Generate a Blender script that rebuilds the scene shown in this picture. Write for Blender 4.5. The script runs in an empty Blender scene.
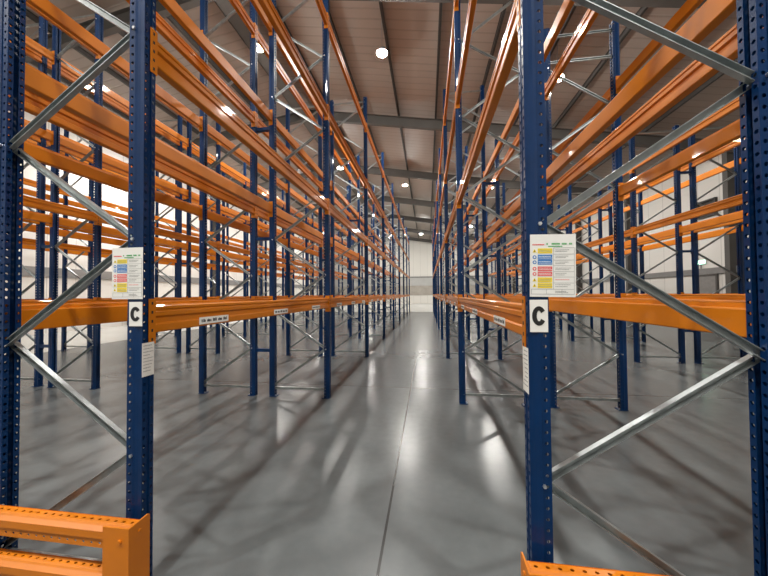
import bpy, bmesh, math, random
from mathutils import Vector, Matrix
random.seed(7)
scene = bpy.context.scene
COL = scene.collection
PI = math.pi

# ------------------------------------------------------------------ render look
scene.view_settings.view_transform = 'Standard'
scene.view_settings.look = 'None'
scene.view_settings.gamma = 1.0
scene.view_settings.exposure = 1.62
scene.view_settings.use_curve_mapping = False
scene.cycles.use_denoising = True
scene.cycles.max_bounces = 8
scene.cycles.diffuse_bounces = 4
scene.cycles.glossy_bounces = 4
scene.cycles.sample_clamp_indirect = 6.0

# ------------------------------------------------------------------ materials
def new_mat(name):
    m = bpy.data.materials.new(name)
    m.use_nodes = True
    nt = m.node_tree
    return m, nt, nt.nodes['Principled BSDF']

def N(nt, typ, **kw):
    n = nt.nodes.new(typ)
    for k, v in kw.items():
        setattr(n, k, v)
    return n

def simple(name, col, rough=0.5, metal=0.0, coat=0.0, noise=0.0, scale=8.0, rvar=0.0, bump=0.0, spec=0.5):
    m, nt, b = new_mat(name)
    b.inputs['Base Color'].default_value = (*col, 1)
    b.inputs['Roughness'].default_value = rough
    b.inputs['Metallic'].default_value = metal
    b.inputs['Coat Weight'].default_value = coat
    b.inputs['Coat Roughness'].default_value = 0.05
    b.inputs['Specular IOR Level'].default_value = spec
    if noise or rvar or bump:
        tc = N(nt, 'ShaderNodeTexCoord')
        nz = N(nt, 'ShaderNodeTexNoise')
        nz.inputs['Scale'].default_value = scale
        nz.inputs['Detail'].default_value = 4
        nt.links.new(tc.outputs['Object'], nz.inputs['Vector'])
        if noise:
            r = N(nt, 'ShaderNodeValToRGB')
            r.color_ramp.elements[0].position = 0.3
            r.color_ramp.elements[1].position = 0.7
            r.color_ramp.elements[0].color = (*[c * (1 - noise) for c in col], 1)
            r.color_ramp.elements[1].color = (*[min(1, c * (1 + noise)) for c in col], 1)
            nt.links.new(nz.outputs['Fac'], r.inputs['Fac'])
            nt.links.new(r.outputs['Color'], b.inputs['Base Color'])
        if rvar:
            mr = N(nt, 'ShaderNodeMapRange')
            mr.inputs['To Min'].default_value = rough - rvar
            mr.inputs['To Max'].default_value = rough + rvar
            nt.links.new(nz.outputs['Fac'], mr.inputs['Value'])
            nt.links.new(mr.outputs['Result'], b.inputs['Roughness'])
        if bump:
            bp = N(nt, 'ShaderNodeBump')
            bp.inputs['Strength'].default_value = bump
            bp.inputs['Distance'].default_value = 0.004
            nt.links.new(nz.outputs['Fac'], bp.inputs['Height'])
            nt.links.new(bp.outputs['Normal'], b.inputs['Normal'])
    return m

M_BLUE = simple('blue_paint', (0.0005, 0.0225, 0.088), 0.45, spec=0.12, coat=0.34, noise=0.12, scale=9, bump=0.10)
M_ORANGE = simple('orange_paint', (0.57, 0.170, 0.003), 0.48, coat=0.28, spec=0.2, noise=0.07, scale=3, bump=0.05)
M_GUARD = simple('guard_orange_paint', (0.60, 0.175, 0.005), 0.42, noise=0.06, scale=6)
M_ZINC = simple('galvanised_steel', (0.36, 0.39, 0.395), 0.36, metal=0.78, noise=0.18, scale=14, rvar=0.08)
M_DARK = simple('dark_slot', (0.015, 0.012, 0.01), 0.7)
M_BOLT = simple('bolt_zinc', (0.75, 0.76, 0.78), 0.3, metal=0.9)
M_PAPER = simple('white_laminate', (0.80, 0.80, 0.77), 0.30, coat=0.2)
M_STICK = simple('white_sticker', (0.82, 0.81, 0.77), 0.45)
M_INK = simple('black_ink', (0.012, 0.012, 0.012), 0.5)
M_GREYINK = simple('grey_ink', (0.30, 0.30, 0.30), 0.6)
M_YEL = simple('notice_yellow', (0.85, 0.66, 0.02), 0.4)
M_BLU2 = simple('notice_blue', (0.03, 0.19, 0.52), 0.4)
M_RED = simple('notice_red', (0.72, 0.10, 0.10), 0.4)
M_GRN = simple('notice_green', (0.06, 0.38, 0.10), 0.4)
M_RAFT = simple('grey_steel_paint', (0.080, 0.074, 0.068), 0.7, noise=0.1, scale=2)
M_PURL = simple('purlin_steel', (0.05, 0.047, 0.044), 0.65)
M_HOUS = simple('lamp_housing_grey', (0.30, 0.30, 0.31), 0.4, metal=0.4)
M_VENT = simple('louvre_dark', (0.035, 0.032, 0.03), 0.6)
M_DOOR = simple('door_grey', (0.22, 0.21, 0.20), 0.5, noise=0.1)
M_RAIL = simple('ledge_grey', (0.20, 0.195, 0.19), 0.5, noise=0.1, scale=2)
M_TAN = simple('dado_sheet', (0.36, 0.33, 0.29), 0.45, noise=0.12, scale=1.5)
M_GREYSHEET = simple('grey_sheet', (0.42, 0.42, 0.41), 0.45, noise=0.06, scale=1.5)

def emit(name, col, s):
    m, nt, b = new_mat(name)
    b.inputs['Base Color'].default_value = (*col, 1)
    b.inputs['Emission Color'].default_value = (*col, 1)
    b.inputs['Emission Strength'].default_value = s
    return m
M_LENS = emit('lamp_lens', (1.0, 0.965, 0.905), 580.0)
M_EXIT = emit('exit_green', (0.35, 1.0, 0.65), 3.0)

def wall_mat(name, axis, col=(0.68, 0.66, 0.62)):
    """white composite wall sheets: faint vertical seams"""
    m, nt, b = new_mat(name)
    tc = N(nt, 'ShaderNodeTexCoord')
    sp = N(nt, 'ShaderNodeSeparateXYZ')
    nt.links.new(tc.outputs['Object'], sp.inputs[0])
    mm = N(nt, 'ShaderNodeMath', operation='MULTIPLY'); mm.inputs[1].default_value = 1.0
    nt.links.new(sp.outputs[axis], mm.inputs[0])
    fr = N(nt, 'ShaderNodeMath', operation='FRACT')
    nt.links.new(mm.outputs[0], fr.inputs[0])
    lt = N(nt, 'ShaderNodeMath', operation='LESS_THAN'); lt.inputs[1].default_value = 0.03
    nt.links.new(fr.outputs[0], lt.inputs[0])
    mix = N(nt, 'ShaderNodeMix', data_type='RGBA')
    mix.inputs['A'].default_value = (*col, 1)
    mix.inputs['B'].default_value = (*[c * 0.72 for c in col], 1)
    nt.links.new(lt.outputs[0], mix.inputs['Factor'])
    nt.links.new(mix.outputs['Result'], b.inputs['Base Color'])
    b.inputs['Roughness'].default_value = 0.45
    return m
M_WALLX = wall_mat('wall_sheet_side', 'Y')
M_WALLY = wall_mat('wall_sheet_end', 'X')

def ceil_mat():
    m, nt, b = new_mat('liner_sheet')
    tc = N(nt, 'ShaderNodeTexCoord')
    sp = N(nt, 'ShaderNodeSeparateXYZ')
    nt.links.new(tc.outputs['Object'], sp.inputs[0])
    mu = N(nt, 'ShaderNodeMath', operation='MULTIPLY'); mu.inputs[1].default_value = 1 / 0.3333
    nt.links.new(sp.outputs['Y'], mu.inputs[0])
    fr = N(nt, 'ShaderNodeMath', operation='FRACT')
    nt.links.new(mu.outputs[0], fr.inputs[0])
    # narrow rib at each sheet joint
    rp = N(nt, 'ShaderNodeValToRGB')
    e = rp.color_ramp.elements
    e[0].position = 0.0; e[0].color = (0.35, 0.35, 0.35, 1)
    e[1].position = 0.16; e[1].color = (1, 1, 1, 1)
    k = rp.color_ramp.elements.new(0.90); k.color = (1, 1, 1, 1)
    k = rp.color_ramp.elements.new(1.0); k.color = (0.35, 0.35, 0.35, 1)
    nt.links.new(fr.outputs[0], rp.inputs['Fac'])
    mix = N(nt, 'ShaderNodeMix', data_type='RGBA')
    mix.inputs['A'].default_value = (0.235, 0.196, 0.168, 1)
    mix.inputs['B'].default_value = (0.325, 0.272, 0.236, 1)
    nt.links.new(rp.outputs['Color'], mix.inputs['Factor'])
    nt.links.new(mix.outputs['Result'], b.inputs['Base Color'])
    bp = N(nt, 'ShaderNodeBump'); bp.inputs['Strength'].default_value = 0.5
    bp.inputs['Distance'].default_value = 0.02
    nt.links.new(rp.outputs['Color'], bp.inputs['Height'])
    nt.links.new(bp.outputs['Normal'], b.inputs['Normal'])
    b.inputs['Roughness'].default_value = 0.55
    return m
M_CEIL = ceil_mat()

def floor_mat():
    m, nt, b = new_mat('power_floated_concrete')
    tc = N(nt, 'ShaderNodeTexCoord')
    sp = N(nt, 'ShaderNodeSeparateXYZ')
    nt.links.new(tc.outputs['Object'], sp.inputs[0])
    n1 = N(nt, 'ShaderNodeTexNoise'); n1.inputs['Scale'].default_value = 0.8; n1.inputs['Detail'].default_value = 3
    n2 = N(nt, 'ShaderNodeTexNoise'); n2.inputs['Scale'].default_value = 14; n2.inputs['Detail'].default_value = 6
    nt.links.new(tc.outputs['Object'], n1.inputs['Vector'])
    nt.links.new(tc.outputs['Object'], n2.inputs['Vector'])
    r = N(nt, 'ShaderNodeValToRGB')
    r.color_ramp.elements[0].position = 0.1; r.color_ramp.elements[0].color = (0.078, 0.087, 0.091, 1)
    r.color_ramp.elements[1].position = 0.9; r.color_ramp.elements[1].color = (0.142, 0.156, 0.160, 1)
    ad = N(nt, 'ShaderNodeMath', operation='MULTIPLY_ADD'); ad.inputs[1].default_value = 0.35
    nt.links.new(n2.outputs['Fac'], ad.inputs[0])
    sc = N(nt, 'ShaderNodeMath', operation='MULTIPLY'); sc.inputs[1].default_value = 0.65
    nt.links.new(n1.outputs['Fac'], sc.inputs[0])
    nt.links.new(sc.outputs[0], ad.inputs[2])
    nt.links.new(ad.outputs[0], r.inputs['Fac'])
    # sawn joints
    def near(axis, pos, half):
        a = N(nt, 'ShaderNodeMath', operation='SUBTRACT'); a.inputs[1].default_value = pos
        nt.links.new(sp.outputs[axis], a.inputs[0])
        c = N(nt, 'ShaderNodeMath', operation='ABSOLUTE'); nt.links.new(a.outputs[0], c.inputs[0])
        d = N(nt, 'ShaderNodeMath', operation='LESS_THAN'); d.inputs[1].default_value = half
        nt.links.new(c.outputs[0], d.inputs[0])
        return d.outputs[0]
    acc = None
    for ax, pos, h in [('X', -0.265, 0.0075), ('X', -5.9, 0.006), ('X', 5.4, 0.006), ('Y', 4.70, 0.007), ('Y', 6.92, 0.007),
                       ('Y', 10.45, 0.008), ('Y', 14.2, 0.008), ('Y', 18.4, 0.008)]:
        o = near(ax, pos, h)
        if acc is None:
            acc = o
        else:
            mx = N(nt, 'ShaderNodeMath', operation='MAXIMUM')
            nt.links.new(acc, mx.inputs[0]); nt.links.new(o, mx.inputs[1]); acc = mx.outputs[0]
    mix = N(nt, 'ShaderNodeMix', data_type='RGBA')
    nt.links.new(acc, mix.inputs['Factor'])
    nt.links.new(r.outputs['Color'], mix.inputs['A'])
    mix.inputs['B'].default_value = (0.02, 0.02, 0.02, 1)
    nt.links.new(mix.outputs['Result'], b.inputs['Base Color'])
    b.inputs['Roughness'].default_value = 0.25
    b.inputs['Specular IOR Level'].default_value = 0.27
    return m
M_FLOOR = floor_mat()
M_FLOOR2 = simple('pale_floor', (0.55, 0.56, 0.54), 0.22, noise=0.04, scale=1.0)  # paler base colour for the far and left floor areas

# ------------------------------------------------------------------ mesh helpers
class MB:
    def __init__(s):
        s.v = []; s.f = []; s.m = []
    def quad(s, pts, mi=0):
        i = len(s.v); s.v += [tuple(p) for p in pts]; s.f.append(tuple(range(i, i + len(pts)))); s.m.append(mi)
    def box(s, a, b, mi=0):
        x0, y0, z0 = [min(p, q) for p, q in zip(a, b)]; x1, y1, z1 = [max(p, q) for p, q in zip(a, b)]
        i = len(s.v)
        s.v += [(x0, y0, z0), (x1, y0, z0), (x1, y1, z0), (x0, y1, z0), (x0, y0, z1), (x1, y0, z1), (x1, y1, z1), (x0, y1, z1)]
        for f in [(0, 3, 2, 1), (4, 5, 6, 7), (0, 1, 5, 4), (1, 2, 6, 5), (2, 3, 7, 6), (3, 0, 4, 7)]:
            s.f.append(tuple(i + q for q in f)); s.m.append(mi)
    def prism(s, prof, a, b, mapf, mi=0, cap=True):
        """extrude closed 2-D profile between parameters a and b; mapf(p, q, t) -> xyz"""
        n = len(prof); i = len(s.v)
        s.v += [mapf(p, q, a) for p, q in prof] + [mapf(p, q, b) for p, q in prof]
        for k in range(n):
            j = (k + 1) % n
            s.f.append((i + k, i + j, i + n + j, i + n + k)); s.m.append(mi)
        if cap:
            s.f.append(tuple(i + k for k in range(n))[::-1]); s.m.append(mi)
            s.f.append(tuple(i + n + k for k in range(n))); s.m.append(mi)
    def cyl(s, c, axis, r, h, n=10, mi=0, r2=None):
        ax = Vector(axis).normalized()
        t = Vector((0, 0, 1)) if abs(ax.z) < 0.9 else Vector((1, 0, 0))
        u = ax.cross(t).normalized(); w = ax.cross(u); c = Vector(c); r2 = r if r2 is None else r2
        i = len(s.v)
        for k in range(n):
            a = 2 * PI * k / n; s.v.append(tuple(c + (u * math.cos(a) + w * math.sin(a)) * r))
        for k in range(n):
            a = 2 * PI * k / n; s.v.append(tuple(c + ax * h + (u * math.cos(a) + w * math.sin(a)) * r2))
        for k in range(n):
            j = (k + 1) % n; s.f.append((i + k, i + j, i + n + j, i + n + k)); s.m.append(mi)
        s.f.append(tuple(i + k for k in range(n))[::-1]); s.m.append(mi)
        s.f.append(tuple(i + n + k for k in range(n))); s.m.append(mi)
    def lathe(s, prof, n=24, c=(0, 0, 0), mi=0):
        i = len(s.v)
        for r, z in prof:
            for k in range(n):
                a = 2 * PI * k / n
                s.v.append((c[0] + r * math.cos(a), c[1] + r * math.sin(a), c[2] + z))
        for q in range(len(prof) - 1):
            for k in range(n):
                j = (k + 1) % n
                s.f.append((i + q * n + k, i + q * n + j, i + (q + 1) * n + j, i + (q + 1) * n + k)); s.m.append(mi)
    def mesh(s, name, mats, merge=False, bevel=0.0, smooth=False, solid=0.0):
        me = bpy.data.meshes.new(name)
        me.from_pydata(s.v, [], s.f)
        for m in (mats if isinstance(mats, (list, tuple)) else [mats]):
            me.materials.append(m)
        for p, mi in zip(me.polygons, s.m):
            p.material_index = mi
        bm = bmesh.new(); bm.from_mesh(me)
        if merge or solid or bevel:
            bmesh.ops.remove_doubles(bm, verts=bm.verts, dist=1e-5)
        bmesh.ops.recalc_face_normals(bm, faces=bm.faces)
        if solid:
            bmesh.ops.solidify(bm, geom=bm.faces[:], thickness=solid)
            bmesh.ops.recalc_face_normals(bm, faces=bm.faces)
        if bevel:
            es = [e for e in bm.edges if len(e.link_faces) == 2 and e.calc_face_angle(0) > 0.6]
            bmesh.ops.bevel(bm, geom=es, offset=bevel, segments=2, affect='EDGES', profile=0.6)
        if smooth:
            for f in bm.faces: f.smooth = True
            for e in bm.edges:
                if len(e.link_faces) == 2 and e.calc_face_angle(0) > 0.7: e.smooth = False
        bm.to_mesh(me); bm.free(); me.update()
        return me

def link(name, me, parent=None, loc=(0, 0, 0), rot=(0, 0, 0)):
    o = bpy.data.objects.new(name, me)
    COL.objects.link(o)
    o.location = loc; o.rotation_euler = rot
    if parent is not None: o.parent = parent
    return o

def empty(name, loc=(0, 0, 0), rz=0):
    o = bpy.data.objects.new(name, None); COL.objects.link(o)
    o.empty_display_size = 0.2
    o.location = loc; o.rotation_euler = (0, 0, rz)
    return o

def tag(o, label, cat, group=None):
    o['label'] = label; o['category'] = cat
    if group: o['group'] = group
    return o

def struct(name, me, label=None, loc=(0, 0, 0)):
    o = link(name, me, None, loc); o['kind'] = 'structure'
    if label: o['label'] = label
    return o

# ------------------------------------------------------------------ building shell
XL, XR, YB, YF = -14.6, 11.6, -9.0, 45.0
RIDGE = -5.35
def roof(x): return 9.509 - 0.165 * abs(x - RIDGE)     # underside of the rafters
LIN = 0.52                                           # liner above the rafter underside
YSLAB = 24.4

b = MB(); b.box((-9.72, YB - 0.2, -0.2), (XR + 0.2, YSLAB, 0)); fl = struct('floor', b.mesh('floor', M_FLOOR))
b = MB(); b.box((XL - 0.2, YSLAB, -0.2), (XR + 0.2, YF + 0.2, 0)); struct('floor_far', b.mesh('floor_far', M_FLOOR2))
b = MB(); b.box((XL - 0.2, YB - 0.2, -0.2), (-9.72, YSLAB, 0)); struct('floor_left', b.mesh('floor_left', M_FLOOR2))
b = MB(); b.box((XL - 0.2, YB, 0), (XL, YF, roof(XL) + LIN)); struct('wall_left', b.mesh('wall_left', M_WALLX))
b = MB(); b.box((XR, YB, 0), (XR + 0.2, YF, roof(XR) + LIN)); struct('wall_right', b.mesh('wall_right', M_WALLX))
def gable(y0, y1):
    b = MB()
    prof = [(XL - 0.2, 0), (XR + 0.2, 0), (XR + 0.2, roof(XR) + LIN), (RIDGE, roof(RIDGE) + LIN), (XL - 0.2, roof(XL) + LIN)]
    b.prism(prof, y0, y1, lambda p, q, t: (p, t, q))
    return b
struct('wall_back', gable(YF, YF + 0.2).mesh('wall_back', M_WALLY))
struct('wall_front', gable(YB - 0.2, YB).mesh('wall_front', M_WALLY))
def slab(x0, x1):
    b = MB()
    z0, z1 = roof(x0) + LIN, roof(x1) + LIN
    b.prism([(x0, z0), (x1, z1), (x1, z1 + 0.12), (x0, z0 + 0.12)], YB - 0.2, YF + 0.2, lambda p, q, t: (p, t, q))
    return b
struct('ceiling', slab(RIDGE, XR + 0.2).mesh('ceiling', M_CEIL))
struct('ceiling_left', slab(XL - 0.2, RIDGE).mesh('ceiling_left', M_CEIL))

tn = [0]
def trim(me, label=None):
    tn[0] += 1
    return struct('trim_%d' % tn[0], me, label)

# rafters (portal frames) every 6 m : I-section following the slope, with wall columns
RAFY = [1.45 + 5.95 * i for i in range(8)]
def rafter(x0, x1, y):
    b = MB()
    z0, z1 = roof(x0), roof(x1)
    for (w, a, c) in [(0.18, -0.08, -0.06), (0.012, -0.06, 0.33), (0.18, 0.33, 0.35)]:
        b.prism([(x0, z0 + a), (x1, z1 + a), (x1, z1 + c), (x0, z0 + c)], y - w / 2, y + w / 2, lambda p, q, t: (p, t, q))
    return b
for y in RAFY:
    trim(rafter(RIDGE, XR, y).mesh('rafter', M_RAFT)); trim(rafter(XL, RIDGE, y).mesh('rafter', M_RAFT))
    for xw, s in ((XL, 1), (XR, -1)):
        b = MB()
        zt = roof(xw) + 0.02
        for (u0, u1, w) in [(0.0, 0.02, 0.2), (0.02, 0.34, 0.014), (0.34, 0.36, 0.2)]:
            b.box((xw + s * u0, y - w / 2, 0), (xw + s * u1, y + w / 2, zt))
        trim(b.mesh('column', M_RAFT))
# purlins
for px in [-13.8, -12.2, -10.6, -9.0, -7.4, -4.3, -2.74, -1.16, 0.43, 2.03, 3.64, 5.2, 6.8, 8.4, 10.0]:
    z = roof(px) + 0.35
    b = MB()
    b.box((px - 0.035, YB, z), (px + 0.035, YF, z + 0.012)); b.box((px - 0.006, YB, z), (px + 0.006, YF, z + 0.17))
    b.box((px - 0.035, YB, z + 0.15), (px + 0.035, YF, z + 0.165))
    trim(b.mesh('purlin', M_PURL))
# twin-flanged girder with twin flanges running down the hall
GX = -5.35
b = MB(); z = roof(GX) - 0.10
b.box((GX - 0.3, YB, z), (GX + 0.3, YF, z + 0.03)); b.box((GX - 0.02, YB, z + 0.03), (GX + 0.02, YF, z + 0.5))
b.box((GX - 0.30, YB, z), (GX - 0.27, YF, z + 0.14)); b.box((GX + 0.27, YB, z), (GX + 0.30, YF, z + 0.14))
trim(b.mesh('girder', M_RAFT))
# ledge rails on the side walls
b = MB(); b.box((XL, YB, 2.20), (XL + 0.09, YF, 2.56)); trim(b.mesh('ledge', M_RAIL))
b = MB(); b.box((XR - 0.09, YB, 2.13), (XR, YF, 2.38)); trim(b.mesh('ledge', M_RAIL))
# bands of the far wall
b = MB(); b.box((XL, YF - 0.05, 1.2), (XR, YF, 2.6)); trim(b.mesh('dado', M_TAN))
b = MB(); b.box((XL, YF - 0.08, 2.6), (XR, YF, 3.75)); trim(b.mesh('dado', M_GREYSHEET))
b = MB(); b.box((XL, YF - 0.16, 3.75), (XR, YF, 3.92)); trim(b.mesh('dado', M_RAIL))
# conduit on the right wall
b = MB(); b.cyl((XR - 0.04, 8, 4.75), (0, 1, 0), 0.025, 14); trim(b.mesh('conduit', M_RAFT))

# door on the right wall with exit light and louvre
b = MB(); b.box((XR - 0.05, 14.22, 0.0), (XR, 15.16, 2.05)); d = struct('door_1', b.mesh('door', M_DOOR))
b = MB(); b.box((XR - 0.07, 14.15, 0), (XR - 0.0, 14.22, 2.12)); b.box((XR - 0.07, 15.16, 0), (XR, 15.23, 2.12)); b.box((XR - 0.07, 14.22, 2.05), (XR, 15.16, 2.12))
link('door_frame', b.mesh('door_frame', M_RAFT), d)
b = MB(); b.box((XR - 0.11, 14.30, 1.0), (XR - 0.05, 14.42, 1.03)); link('door_handle', b.mesh('door_handle', M_BOLT), d)
es = empty('exit_light', (XR - 0.06, 14.88, 2.66))
tag(es, 'small glowing green emergency light on the right wall above the grey door', 'light')
b = MB(); b.box((0.0, -0.22, -0.09), (0.06, 0.22, 0.09)); link('housing', b.mesh('exit_housing', M_STICK, bevel=0.006), es)
b = MB(); b.box((-0.012, -0.20, -0.07), (0.0, 0.20, 0.07)); link('lit_panel', b.mesh('exit_panel', M_EXIT), es)
b = MB(); b.box((-0.005, -0.03, -0.28), (0.012, 0.03, -0.09)); link('bracket', b.mesh('exit_bracket', M_RAIL), es)
lv = empty('wall_louvre', (XR - 0.1, 14.54, 4.86))
tag(lv, 'square black louvre high on the white right wall', 'vent')
b = MB()
for (a, c) in [((-0.0, -0.44, -0.36), (0.10, -0.38, 0.36)), ((0, 0.38, -0.36), (0.10, 0.44, 0.36)), ((0, -0.38, 0.30), (0.10, 0.38, 0.36)), ((0, -0.38, -0.36), (0.10, 0.38, -0.30))]:
    b.box(a, c)
link('frame', b.mesh('louvre_frame', M_VENT), lv)
b = MB()
for k in range(8):
    z = -0.28 + k * 0.075
    b.box((0.045, -0.38, z), (0.085, 0.38, z + 0.02))
b.box((0.085, -0.38, -0.3), (0.095, 0.38, 0.3))
link('louvre_blades', b.mesh('louvre_blades', M_VENT), lv)

# ------------------------------------------------------------------ racking geometry
W, D = 0.07, 0.075          # upright: width along the aisle, depth across it
BAY = 2.8
Y1 = 1.32
PITCH = 0.0417

def hole_strip(mb, P0, P1, height, cols, shift=0.0):
    """flat strip from plan point P0 to P1 with columns of holes; cols = list of (fraction, radius, kind)"""
    P0 = Vector(P0); P1 = Vector(P1); L = (P1 - P0).length; dr = (P1 - P0) / L
    nz = int(height / PITCH)
    nz -= 1 if shift else 0
    z0 = (height - nz * PITCH) / 2 + shift
    def P(s, z): q = P0 + dr * s; return (q.x, q.y, z)
    # split into column cells
    ed = [0.0]
    for i in range(len(cols) - 1):
        ed.append((cols[i][0] + cols[i + 1][0]) / 2 * L)
    ed.append(L)
    for i, (fr, r, kind) in enumerate(cols):
        a, c = ed[i], ed[i + 1]; m = fr * L
        mb.quad([P(a, 0), P(m, 0), P(m, z0), P(a, z0)][:4]); mb.quad([P(m, 0), P(c, 0), P(c, z0), P(m, z0)])
        zt = z0 + nz * PITCH
        mb.quad([P(a, zt), P(m, zt), P(m, height), P(a, height)]); mb.quad([P(m, zt), P(c, zt), P(c, height), P(m, height)])
        for k in range(nz):
            zb, ze = z0 + k * PITCH, z0 + (k + 1) * PITCH; zm = (zb + ze) / 2
            outer = [(a, zb), (m, zb), (c, zb), (c, zm), (c, ze), (m, ze), (a, ze), (a, zm)]
            inner = []
            for q in range(8):
                ang = [-0.75, -0.5, -0.25, 0, 0.25, 0.5, 0.75, 1.0][q] * PI
                rr = r
                if kind == 't' and q == 1: rr = r * 1.7
                inner.append((m + rr * math.cos(ang), zm + rr * math.sin(ang)))
            for q in range(8):
                p = (q + 1) % 8
                mb.quad([P(*outer[q]), P(*outer[p]), P(*inner[p]), P(*inner[q])])

def plain_strip(mb, P0, P1, height):
    mb.quad([(P0[0], P0[1], 0), (P1[0], P1[1], 0), (P1[0], P1[1], height), (P0[0], P0[1], height)])

def upright_mesh(height, holes, mat=M_BLUE, name='upright'):
    mb = MB(); h = W / 2; lip = 0.011
    segs = [((D, -lip), (D, -h), [(0.5, 0.0080, 'o')]),
            ((D, -h), (0.036, -h), [(0.42, 0.0068, 'o')]),
            ((0.036, -h), (0.032, -h + 0.004), None),
            ((0.032, -h + 0.004), (0, -h + 0.004), None),
            ((0, -h + 0.004), (0, -0.008), [(0.5, 0.0075, 't')]),
            ((0, -0.008), (0.008, -0.005), None), ((0.008, -0.005), (0.008, 0.005), None), ((0.008, 0.005), (0, 0.008), None),
            ((0, 0.008), (0, h - 0.004), [(0.5, 0.0075, 't')]),
            ((0, h - 0.004), (0.032, h - 0.004), None),
            ((0.032, h - 0.004), (0.036, h), None),
            ((0.036, h), (D, h), [(0.58, 0.0080, 'o')]),
            ((D, h), (D, lip), [(0.5, 0.0081, 'o')])]
    for p, q, c in segs:
        if holes and c: hole_strip(mb, p, q, height, c, PITCH / 2 if c[0][1] == 0.0081 else 0.0)
        else: plain_strip(mb, p, q, height)
    return mb.mesh(name, mat, solid=0.0025 if holes else 0.003)

HT, HS = 5.95, 4.75
UP = {(h, d): upright_mesh(h, d) for h in (HT, HS) for d in (True, False)}
# foot plate
b = MB(); b.box((0.0, -0.045, 0.0), (D + 0.03, 0.045, 0.008))
for yy in (-0.02, 0.02): b.cyl((D + 0.014, yy, 0.008), (0, 0, 1), 0.009, 0.014, 6, 1)
FOOT = b.mesh('foot_plate', [M_BLUE, M_BOLT])
# frame braces : galvanised C channel, local X across the frame, length normalised per use
FD = 0.80                   # centre to centre of a frame
def channel(length):
    mb = MB(); w, t, dp = 0.030, 0.003, 0.024
    prof = [(-w / 2, 0), (w / 2, 0), (w / 2, dp), (w / 2 - t, dp), (w / 2 - t, t), (-w / 2 + t, t), (-w / 2 + t, dp), (-w / 2, dp)]
    mb.prism(prof, -length / 2, length / 2, lambda p, q, s: (s, dp / 2 - q, p))
    return mb.mesh('brace', M_ZINC)
PAN = 0.51
DZ0 = 0.045                                             # braces meet 45 mm off the node centre
DLEN = math.hypot(FD - 0.02, PAN - 2 * DZ0 * 0.5)
BR_D = channel(DLEN); BR_H = channel(FD - 0.02)
# bolt through the upright flange
b = MB(); b.cyl((0, -W / 2 - 0.009, 0), (0, 1, 0), 0.0075, W + 0.018, 6); BOLT = b.mesh('bolt', M_BOLT)
# beam: stepped box profile
BL = BAY - W - 0.004
BH = 0.135
def beam_mesh():
    mb = MB()
    # p across (0 = outer face, + inward), q up
    prof = [(0.004, 0), (0, 0.006), (0, 0.038), (0.011, 0.046), (0.011, 0.074), (0, 0.083), (0, 0.102), (0.005, 0.107), (0.005, 0.112), (0, 0.117), (0, BH - 0.005), (0.005, BH),
            (0.028, BH), (0.030, BH - 0.02), (0.048, BH - 0.022), (0.050, BH - 0.027), (0.050, 0.005), (0.046, 0)]
    mb.prism(prof, -BL / 2, BL / 2, lambda p, q, t: (p, t, q))
    return mb.mesh('beam', M_ORANGE)
BEAM = beam_mesh()
# beam end connector (local: x inward from upright face, y along beam with the bay on +y side, z from beam underside)
def connector_mesh(sgn):
    mb = MB(); z0, z1 = -0.052, 0.168
    mb.box((-0.0045, 0, z0), (-0.0005, -0.034 * sgn, z1), 0)             # leg on the upright face
    mb.box((-0.0045, 0, z0), (0.052, 0.004 * sgn, z1), 0)                # end plate welded to the beam
    for k in range(5):
        z = z0 + 0.022 + k * 0.044
        mb.box((-0.0058, -0.012 * sgn, z - 0.007), (-0.0044, -0.021 * sgn, z + 0.007), 1)
        mb.box((0.006, -0.0003 * sgn, z - 0.005), (0.014, -0.001 * sgn, z + 0.005), 1)
    return mb.mesh('connector', [M_ORANGE, M_DARK])
CONN = {1: connector_mesh(1), -1: connector_mesh(-1)}
# bin location label stuck on a beam : five printed blocks on a white strip
def label_mesh():
    mb = MB(); L, Hh = 0.27, 0.042
    mb.box((-0.0012, -L / 2, 0), (-0.0002, L / 2, Hh), 0)
    rnd = random.Random(3)
    for g in range(5):
        y = -L / 2 + 0.018 + g * 0.050
        for c in range(4):
            w = rnd.choice([0.005, 0.006, 0.007]); hh = rnd.choice([0.010, 0.013, 0.015])
            mb.box((-0.0018, y + c * 0.0092, 0.012), (-0.0012, y + c * 0.0092 + w + 0.001, 0.016 + hh), 1)
    return mb.mesh('location_label', [M_STICK, M_INK])
LABEL = label_mesh()
# row spacer
def spacer_mesh(L):
    mb = MB(); mb.box((-L / 2, -0.025, -0.022), (L / 2, 0.025, 0.022)); mb.box((-L / 2, -0.03, -0.05), (-L / 2 + 0.004, 0.03, 0.05)); mb.box((L / 2 - 0.004, -0.03, -0.05), (L / 2, 0.03, 0.05))
    return mb.mesh('row_spacer', M_BLUE)

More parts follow.
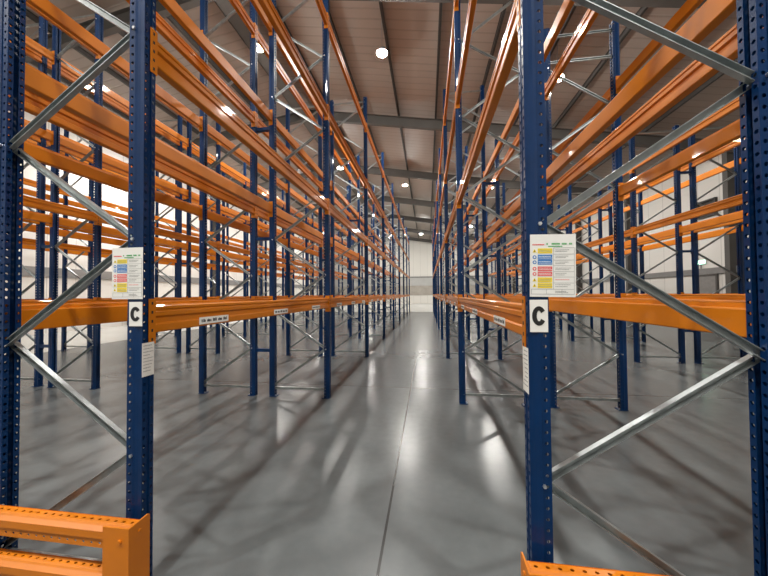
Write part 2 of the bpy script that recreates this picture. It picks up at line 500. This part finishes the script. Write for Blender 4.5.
LEVELS = [1.237, 2.576, 3.890, 5.185]
def rack(label, xa, xb, low, nlev, height, ks=range(1, 10), labelled=None, spacer_to=None, detail=True):
    """xa < xb centres of the two lines of uprights; low = which line carries the lowest brace node ('a' or 'b')"""
    root = tag(empty('pallet_rack', ((xa + xb) / 2, Y1, 0)), label, 'rack', 'racking rows')
    cx = (xa + xb) / 2
    xs = {'a': xa - cx, 'b': xb - cx}
    far = MB()
    for k in ks:
        y = (k - 1) * BAY
        ups = {}
        for side in 'ab':
            s = 1 if side == 'a' else -1
            o = link('upright', UP[(height, k <= 3)], root, (xs[side] - s * D / 2, y, 0.006), (0, 0, 0 if side == 'a' else PI))
            ups[side] = o
            if k <= 6: link('foot_plate', FOOT, o, (0, 0, -0.006))
        # zig-zag bracing
        other = 'b' if low == 'a' else 'a'
        npan = int((height - 0.2) / PAN)
        for j in range(npan):
            za = 0.16 + j * PAN; zb = za + PAN
            sa = low if j % 2 == 0 else other
            sb = other if j % 2 == 0 else low
            p = Vector((xs[sa], 0, za - 0.018)); q = Vector((xs[sb], 0, zb + 0.014))
            d = q - p; ang = math.atan2(d.z, d.x)
            if abs(ang) > PI / 2: ang = math.atan2(-d.z, -d.x)
            mid = (p + q) / 2
            yo = 0.012 if j % 2 else -0.012
            if k <= 7: link('brace', BR_D, root, (mid.x, y + yo, mid.z), (0, -ang, 0))
            else:
                far.prism([(-0.015, -0.012), (0.015, -0.012), (0.015, 0.012), (-0.015, 0.012)], -DLEN / 2, DLEN / 2,
                          lambda w, t, s_, a=ang, m=mid, yy=y: (m.x + s_ * math.cos(a) - w * math.sin(a), yy + t, m.z + s_ * math.sin(a) + w * math.cos(a)))
            if k <= 2:
                so = 1 if sb == 'a' else -1
                link('bolt', BOLT, ups[sb], (D * 0.62, 0, zb - 0.006))
        for z in (0.115, height - 0.09) + ((height - 0.42,) if height < 5 else ()):
            if k <= 7: link('brace', BR_H, root, (0, y, z))
            else: far.box((xs['a'], y - 0.014, z - 0.015), (xs['b'], y + 0.014, z + 0.015))
        if spacer_to is not None and k % 1 == 0:
            g = abs(spacer_to)
            sx = xs['b'] + D / 2 if spacer_to > 0 else xs['a'] - D / 2
            for z in (0.64, 2.22, 3.8):
                link('row_spacer', SPACER[round(g, 3)], root, (sx + spacer_to / 2, y, z))
    if far.v:
        fo = link('brace', far.mesh('far_braces', M_ZINC), root); fo['kind'] = 'stuff'
    kl = list(ks)
    for k in kl[:-1]:
        ym = (k - 0.5) * BAY
        for side in 'ab':
            s = 1 if side == 'a' else -1
            xf = xs[side] - s * D / 2
            for li, z in enumerate(LEVELS[:nlev]):
                bo = link('beam', BEAM, root, (xf + s * 0.0002, ym, z), (0, 0, 0 if side == 'a' else PI))
                if detail and k <= 5:
                    for e in (-1, 1):
                        # local +y of the beam; connector leg points away from the bay
                        link('connector', CONN[-e], bo, (-0.0002, e * (BL / 2 + 0.0015), 0))
                if labelled == side and li == 0 and k <= 4:
                    for dy in (-0.90, 0.0, 0.90):
                        link('location_label', LABEL, bo, (-0.0006, dy * s * 1.0 + s * -0.028, 0.010))
    return root

SPACER = {}
def mk_spacer(g): SPACER[round(abs(g), 3)] = spacer_mesh(abs(g)); return g
A1, A0 = -2.170, -1.375
B1, B0 = -3.263, -2.463
C1, C0 = -5.875, -5.079
C3, C2 = -6.93, -6.135
H1, H0 = -9.52, -8.73
D0, D1 = 0.431, 1.235
E0, E1 = 1.525, 2.321
F0, F1 = 4.180, 4.990
G0, G1 = 5.267, 6.06
gAB = mk_spacer((A1 - D / 2) - (B0 + D / 2) - 0.008)
gDE = mk_spacer((E0 - D / 2) - (D1 + D / 2) - 0.008)
gC = mk_spacer((C1 - D / 2) - (C2 + D / 2) - 0.008)
gF = mk_spacer((G0 - D / 2) - (F1 + D / 2) - 0.008)
rack('tall blue and orange pallet rack lining the left side of the central aisle', A1, A0, 'a', 4, HT, labelled='b', spacer_to=-gAB)
rack('tall pallet rack standing back to back behind the rack left of the central aisle', B1, B0, 'a', 4, HT)
rack('third tall pallet rack to the left of the central aisle, across the next aisle', C1, C0, 'a', 4, HT, spacer_to=-gC)
rack('fourth tall pallet rack to the left of the central aisle, backing the third', C3, C2, 'a', 4, HT, detail=False)
rack('single pallet rack along the left wall, farthest left of all', H1, H0, 'a', 4, HT, ks=range(2, 10), detail=False)
rack('tall blue and orange pallet rack lining the right side of the central aisle', D0, D1, 'b', 4, HT, labelled='a', spacer_to=gDE)
rack('lower pallet rack standing back to back behind the rack right of the central aisle', E0, E1, 'a', 3, HS)
rack('third lower pallet rack to the right of the central aisle, across the next aisle', F0, F1, 'b', 3, HS, ks=range(2, 10), spacer_to=gF)
rack('last pallet rack on the right, backing the third and facing the right wall', G0, G1, 'a', 3, HS, ks=range(2, 10), detail=False)

# ------------------------------------------------------------------ notices and stickers on the two nearest uprights
YFACE = Y1 - W / 2                                   # plane of the flanges facing the end of the rows
def notice(x0, x1, z0, z1, y, tilt, label):
    w, h = x1 - x0, z1 - z0
    o = tag(empty('load_notice', ((x0 + x1) / 2, y, (z0 + z1) / 2)), label, 'sign')
    o.rotation_euler = (0, tilt, 0)
    mb = MB(); mb.box((-w / 2, 0, -h / 2), (w / 2, 0.0015, h / 2)); link('sheet', mb.mesh('sheet', M_PAPER), o)
    def rect(mb, u0, u1, v0, v1, mi=0, d=0.0006):      # fractions of the sheet, v from the top
        mb.box((-w / 2 + u0 * w, -d, h / 2 - v0 * h), (-w / 2 + u1 * w, -0.0001, h / 2 - v1 * h), mi)
    rnd = random.Random(5)
    # heading: red run left, bold green words right
    hd = MB()
    u = 0.05
    while u < 0.31:
        ww = rnd.uniform(0.008, 0.014); rect(hd, u, u + ww, 0.155, 0.175, 0); u += ww + 0.005
    u = 0.36
    while u < 0.94:
        ww = rnd.uniform(0.012, 0.022)
        if rnd.random() > 0.18: rect(hd, u, u + ww, 0.140, 0.168, 1)
        u += ww + 0.006
    u = 0.40
    while u < 0.70:
        ww = rnd.uniform(0.010, 0.016); rect(hd, u, u + ww, 0.185, 0.203, 1); u += ww + 0.005
    link('heading', hd.mesh('heading', [M_RED, M_GRN]), o)
    rows = [(0.225, 0.305, M_YEL), (0.325, 0.405, M_BLU2), (0.410, 0.485, M_BLU2), (0.515, 0.590, M_RED), (0.600, 0.670, M_RED), (0.690, 0.770, M_YEL), (0.780, 0.860, M_YEL)]
    for i, (a, c, m) in enumerate(rows):
        pb = MB(); rect(pb, 0.17, 0.49, a, c, 0)
        for ln in (0.28, 0.62):
            u = 0.19
            while u < 0.46:
                ww = rnd.uniform(0.010, 0.024); rect(pb, u, u + ww, a + (c - a) * ln, a + (c - a) * (ln + 0.14), 1, 0.0009); u += ww + 0.008
        link('colour_panel', pb.mesh('colour_panel', [m, M_GREYINK if m is M_YEL else M_PAPER]), o)
        ib = MB()                                    # pictogram
        cx, cz, r = -w / 2 + 0.10 * w, h / 2 - (a + c) / 2 * h, 0.030 * h
        if m is M_YEL:
            ib.prism([(-r, -r * 0.8), (r, -r * 0.8), (0, r)], -0.0007, -0.0001, lambda p, q, t: (cx + p, t, cz + q), 0)
            ib.prism([(-r * 0.22, -r * 0.5), (r * 0.22, -r * 0.5), (r * 0.12, r * 0.4), (-r * 0.12, r * 0.4)], -0.001, -0.0007, lambda p, q, t: (cx + p, t, cz + q), 1)
        else:
            ib.cyl((cx, -0.0001, cz), (0, -1, 0), r, 0.0006, 16, 0)
            ib.cyl((cx, -0.0007, cz), (0, -1, 0), r * 0.5, 0.0003, 12, 1)
        link('pictogram', ib.mesh('pictogram', [m, M_INK if m is M_YEL else M_PAPER]), o)
    # ruled table on the right and along the bottom
    tb = MB()
    for v in (0.215, 0.315, 0.41, 0.50, 0.595, 0.68, 0.775, 0.875, 0.955): rect(tb, 0.52 if v < 0.8 else 0.03, 0.97, v, v + 0.005)
    for u in (0.515, 0.965): rect(tb, u, u + 0.006, 0.215, 0.88)
    for u in (0.03, 0.36, 0.70, 0.965): rect(tb, u, u + 0.006, 0.875, 0.96)
    link('table_lines', tb.mesh('table_lines', M_GREYINK), o)
    xb = MB()
    for v in (0.245, 0.27, 0.345, 0.37, 0.44, 0.465, 0.535, 0.56, 0.62, 0.645, 0.72, 0.80, 0.83, 0.905, 0.925):
        u = 0.56
        end = rnd.uniform(0.75, 0.92)
        while u < end:
            ww = rnd.uniform(0.008, 0.022); rect(xb, u, u + ww, v, v + 0.010, 1 if 0.7 < v < 0.75 else 0); u += ww + 0.007
    link('small_print', xb.mesh('small_print', [M_GREYINK, M_RED]), o)
    return o
notice(-1.492, -1.326, 1.405, 1.649, YFACE - 0.006, 0.0, 'white load notice with coloured panels hung on the nearest upright left of the aisle')
notice(0.400, 0.567, 1.402, 1.646, YFACE - 0.006, 0.02, 'white load notice with coloured panels hung on the nearest upright right of the aisle')

def c_sign(cx, cz, w, h, label):
    o = tag(empty('letter_sign', (cx, YFACE - 0.004, cz)), label, 'sign')
    mb = MB(); mb.box((-w / 2, 0, -h / 2), (w / 2, 0.003, h / 2)); link('plate', mb.mesh('plate', M_STICK), o)
    mb = MB(); a, c = w * 0.385, h * 0.30
    t = 0.58; n = 28
    st, en = math.radians(32), math.radians(328)
    pts = []
    for i in range(n + 1):
        an = st + (en - st) * i / n
        ex, ez = math.cos(an), math.sin(an)
        pts.append(((a * ex, c * ez), (a * (1 - t * 1.15) * ex, c * (1 - t * 0.78) * ez)))
    for i in range(n):
        (p, q), (r, s) = pts[i], pts[i + 1]
        mb.prism([p, r, s, q], -0.0012, -0.0002, lambda u, v, d: (u, d, v))
    link('letter', mb.mesh('letter', M_INK), o)
    return o
c_sign((-1.400 - 1.330) / 2, 1.334, 0.069, 0.114, 'white plate with a black letter C on the nearest upright left of the aisle')
c_sign((0.398 + 0.463) / 2, 1.328, 0.066, 0.126, 'white plate with a black letter C on the nearest upright right of the aisle')

def slip(x, sgn, y0, y1, z0, z1, label):
    o = tag(empty('inspection_label', (x, (y0 + y1) / 2, (z0 + z1) / 2)), label, 'label')
    L, h = y1 - y0, z1 - z0
    mb = MB(); mb.box((0, -L / 2, -h / 2), (sgn * 0.0012, L / 2, h / 2)); link('sheet', mb.mesh('slip', M_STICK), o)
    mb = MB(); rnd = random.Random(9)
    for k in range(9):
        z = h * 0.42 - k * h * 0.095
        u = -L * 0.4; end = rnd.uniform(0.1, 0.4) * L
        while u < end:
            ww = rnd.uniform(0.002, 0.006); mb.box((sgn * 0.0012, u, z - 0.0025), (sgn * 0.0016, u + ww, z + 0.0015)); u += ww + 0.002
    link('small_print', mb.mesh('slip_print', M_GREYINK), o)
xa = A0 + D / 2 + 0.0035
slip(xa, 1, Y1 - 0.034, Y1 + 0.030, 1.036, 1.195, 'narrow white printed slip on the aisle face of the nearest left upright')
xd = D0 - D / 2 - 0.0035
slip(xd, -1, Y1 - 0.034, Y1 + 0.034, 1.02, 1.20, 'narrow white printed slip on the aisle face of the nearest right upright')

# ------------------------------------------------------------------ orange rack end guards
def guard(xin, s, length, y0, zt, label):
    """xin: aisle-side face of the end post, s: direction towards the rack (-1 left rack, +1 right rack)"""
    g = tag(empty('rack_end_guard', (xin, y0, 0)), label, 'barrier', 'rack end guards')
    t = 0.006
    for e, (xx, sg) in enumerate([(0, s), (s * length, -s)]):
        mb = MB(); pw, pd = 0.128, 0.102
        mb.box((xx, 0, 0), (xx + sg * pw, t, zt))                                    # front plate
        # side plate with its top sloping away from the end of the row and a clipped corner
        prof = [(t + 0.0002, 0), (pd, 0), (pd, zt - 0.004), (pd - 0.008, zt + 0.002), (0.020, zt), (t + 0.0002, zt)]
        mb.prism(prof, xx, xx + sg * t, lambda p, q, tt: (tt, p, q))
        mb.box((xx - sg * 0.03, -0.03, 0), (xx + sg * 0.13, 0.085, 0.01))              # base plate
        po = link('post', mb.mesh('guard_post', M_GUARD), g)
        bb = MB()
        for z in (zt - 0.055, zt - 0.262): bb.cyl((xx + sg * 0.042, 0, z), (0, -1, 0), 0.009, 0.008, 6)
        for z in (zt - 0.04, zt - 0.25): bb.cyl((xx, 0.05, z), (-sg, 0, 0), 0.007, 0.006, 6)
        link('bolt', bb.mesh('guard_bolt', M_GUARD), po)
    for zr in (zt - 0.111, zt - 0.318):
        mb = MB(); rl = length - 0.016
        # upright section laid on its side: perforated top, front and bottom bands
        def seg(y_a, z_a, y_b, z_b, holes):
            n = int(rl / PITCH); x0 = 0.008 + (rl - n * PITCH) / 2
            dy, dz = y_b - y_a, z_b - z_a
            P = lambda x, f: (s * x, y_a + dy * f, zr + z_a + dz * f)
            Ls = math.hypot(dy, dz)
            mb.quad([P(0.008, 0), P(x0, 0), P(x0, 1), P(0.008, 1)]); mb.quad([P(x0 + n * PITCH, 0), P(0.008 + rl, 0), P(0.008 + rl, 1), P(x0 + n * PITCH, 1)])
            if not holes:
                mb.quad([P(x0, 0), P(x0 + n * PITCH, 0), P(x0 + n * PITCH, 1), P(x0, 1)]); return
            nh = len(holes)
            for k in range(n):
                xa_, xb_ = x0 + k * PITCH, x0 + (k + 1) * PITCH; xm = (xa_ + xb_) / 2
                for hi in range(nh):
                    fa, fb = hi / nh, (hi + 1) / nh; fm = (fa + fb) / 2; r = 0.0062
                    out = [(xa_, fa), (xm, fa), (xb_, fa), (xb_, fm), (xb_, fb), (xm, fb), (xa_, fb), (xa_, fm)]
                    inn = [(xm + r * 1.25 * math.cos(a * PI), fm + r * math.sin(a * PI) / Ls) for a in (-0.75, -0.5, -0.25, 0, 0.25, 0.5, 0.75, 1)]
                    for q in range(8):
                        p_ = (q + 1) % 8
                        mb.quad([P(*out[q]), P(*out[p_]), P(*inn[p_]), P(*inn[q])])
        ya, yb = 0.010, 0.074
        seg(yb, 0.02, yb, 0.098, None)
        seg(yb, 0.098, ya + 0.022, 0.098, [1])
        seg(ya + 0.022, 0.098, ya + 0.016, 0.092, None)
        seg(ya + 0.016, 0.092, ya, 0.080, None)
        seg(ya, 0.080, ya, 0.048, None)
        seg(ya, 0.048, ya + 0.010, 0.042, None)
        seg(ya + 0.010, 0.042, ya + 0.010, 0.004, [1])
        seg(ya + 0.010, 0.004, ya + 0.022, 0.0, None)
        link('rail', mb.mesh('guard_rail', M_GUARD, solid=0.003), g)
guard(-1.270, -1, 2.08, 1.168, 0.426, 'orange perforated steel guard on the floor before the racks left of the aisle')
guard(0.344, 1, 2.08, 1.168, 0.426, 'orange perforated steel guard on the floor before the racks right of the aisle')

# ------------------------------------------------------------------ high bay lamps
mb = MB(); mb.lathe([(0.0, 0.22), (0.05, 0.22), (0.06, 0.17), (0.13, 0.15), (0.14, 0.06), (0.20, 0.04), (0.225, 0.0), (0.205, -0.012), (0.19, 0.0)], 28)
for k in range(12):
    a = 2 * PI * k / 12; c, s_ = math.cos(a), math.sin(a)
    mb.box((0.05 * c - 0.006, 0.05 * s_ - 0.006, 0.06), (0.135 * c + 0.006, 0.135 * s_ + 0.006, 0.16)) if k % 3 == 0 else None
mb.v = [(x * 0.76, y * 0.76, z * 0.76) for x, y, z in mb.v]; HOUS = mb.mesh('lamp_housing', M_HOUS, smooth=True)
mb = MB(); mb.lathe([(0.19, 0.0), (0.182, -0.028), (0.155, -0.058), (0.11, -0.080), (0.055, -0.092), (0.0005, -0.095)], 28); mb.v = [(x * 0.76, y * 0.76, z * 0.76) for x, y, z in mb.v]; LENS = mb.mesh('lamp_lens', M_LENS, smooth=True)
def lamp(x, y, z, label):
    o = tag(empty('high_bay_lamp', (x, y, z)), label, 'lamp', 'high bay lamps')
    link('housing', HOUS, o); link('lens', LENS, o)
    mb = MB(); top = roof(x) + LIN - z
    mb.cyl((0, 0, 0.16), (0, 0, 1), 0.008, max(0.05, top - 0.16 - 0.02), 8); link('hanger_rod', mb.mesh('hanger', M_HOUS), o)
LAMPS = [(-1.214, 8.628, 8.326, 'nearest glowing high bay lamp above the central aisle, alone on the bare ceiling'),
         (-1.339, 19.514, 8.347, 'second glowing high bay lamp above the central aisle, below the far rafters'),
         (-0.654, 35.326, 8.234, 'farthest glowing high bay lamp, hanging just above the white end wall'),
         (3.661, 18.488, 7.522, 'glowing high bay lamp beyond the right racks, second from the front'),
         (-5.086, 17.747, 8.965, 'glowing high bay lamp over the left racks, second from the front'),
         (-5.002, 8.653, 8.951, 'nearest glowing high bay lamp over the left racks beside the wide girder'),
         (3.737, 9.256, 7.509, 'large glowing high bay lamp to the right of the nearest right upright'),
         (3.944, 28.476, 7.475, 'small far glowing high bay lamp behind the right racks, lowest on that side'),
         (-11.275, 32.169, 8.114, 'small far glowing high bay lamp seen between left uprights near the aisle'),
         (-8.977, 21.881, 8.493, 'small glowing high bay lamp over the left wall racks, farther one'),
         (-9.321, 18.091, 8.436, 'small glowing high bay lamp over the left wall racks, nearer one'),
         # lamps added to light the hall, most behind the camera or among the racks
         (-1.2, -1.9, 8.33, 'added high bay fill lamp above the cross aisle at the near end, central row'),
         (-4.7, -1.9, 8.45, 'added high bay fill lamp above the cross aisle at the near end, left row'),
         (3.7, -1.6, 7.5, 'added high bay fill lamp above the cross aisle at the near end, right row'),
         (-9.2, -1.9, 8.4, 'added high bay fill lamp above the cross aisle at the near end, far left row'),
         (-12.9, 12.5, 7.6, 'added high bay fill lamp above the pale strip by the left wall'),
         (-7.0, 38.0, 8.1, 'added high bay fill lamp before the white end wall, left'),
         (4.6, 38.5, 7.3, 'added high bay fill lamp before the white end wall, right')]
for l in LAMPS: lamp(*l)

# dim ambient
w = bpy.data.worlds.new('world'); scene.world = w; w.use_nodes = True
w.node_tree.nodes['Background'].inputs['Color'].default_value = (0.9, 0.95, 1, 1)
w.node_tree.nodes['Background'].inputs['Strength'].default_value = 0.02

# ------------------------------------------------------------------ camera
yaw, pitch, roll = math.radians(8.0025), math.radians(1.1332), math.radians(-0.4825)
cy, sy = math.cos(yaw), math.sin(yaw)
F = Vector((-sy * math.cos(pitch), cy * math.cos(pitch), math.sin(pitch)))
R = Vector((cy, sy, 0)); U = R.cross(F)
c, s = math.cos(roll), math.sin(roll)
R2 = R * c + U * s; U2 = U * c - R * s
cam = bpy.data.cameras.new('camera'); co = bpy.data.objects.new('camera', cam); COL.objects.link(co)
mw = Matrix((R2, U2, -F)).transposed().to_4x4(); mw.translation = Vector((0, 0, 1.4184))
co.matrix_world = mw
cam.sensor_fit = 'HORIZONTAL'; cam.sensor_width = 36.0; cam.lens = 36.0 * 308.764 / 768
cam.clip_start = 0.05; cam.clip_end = 200
scene.camera = co
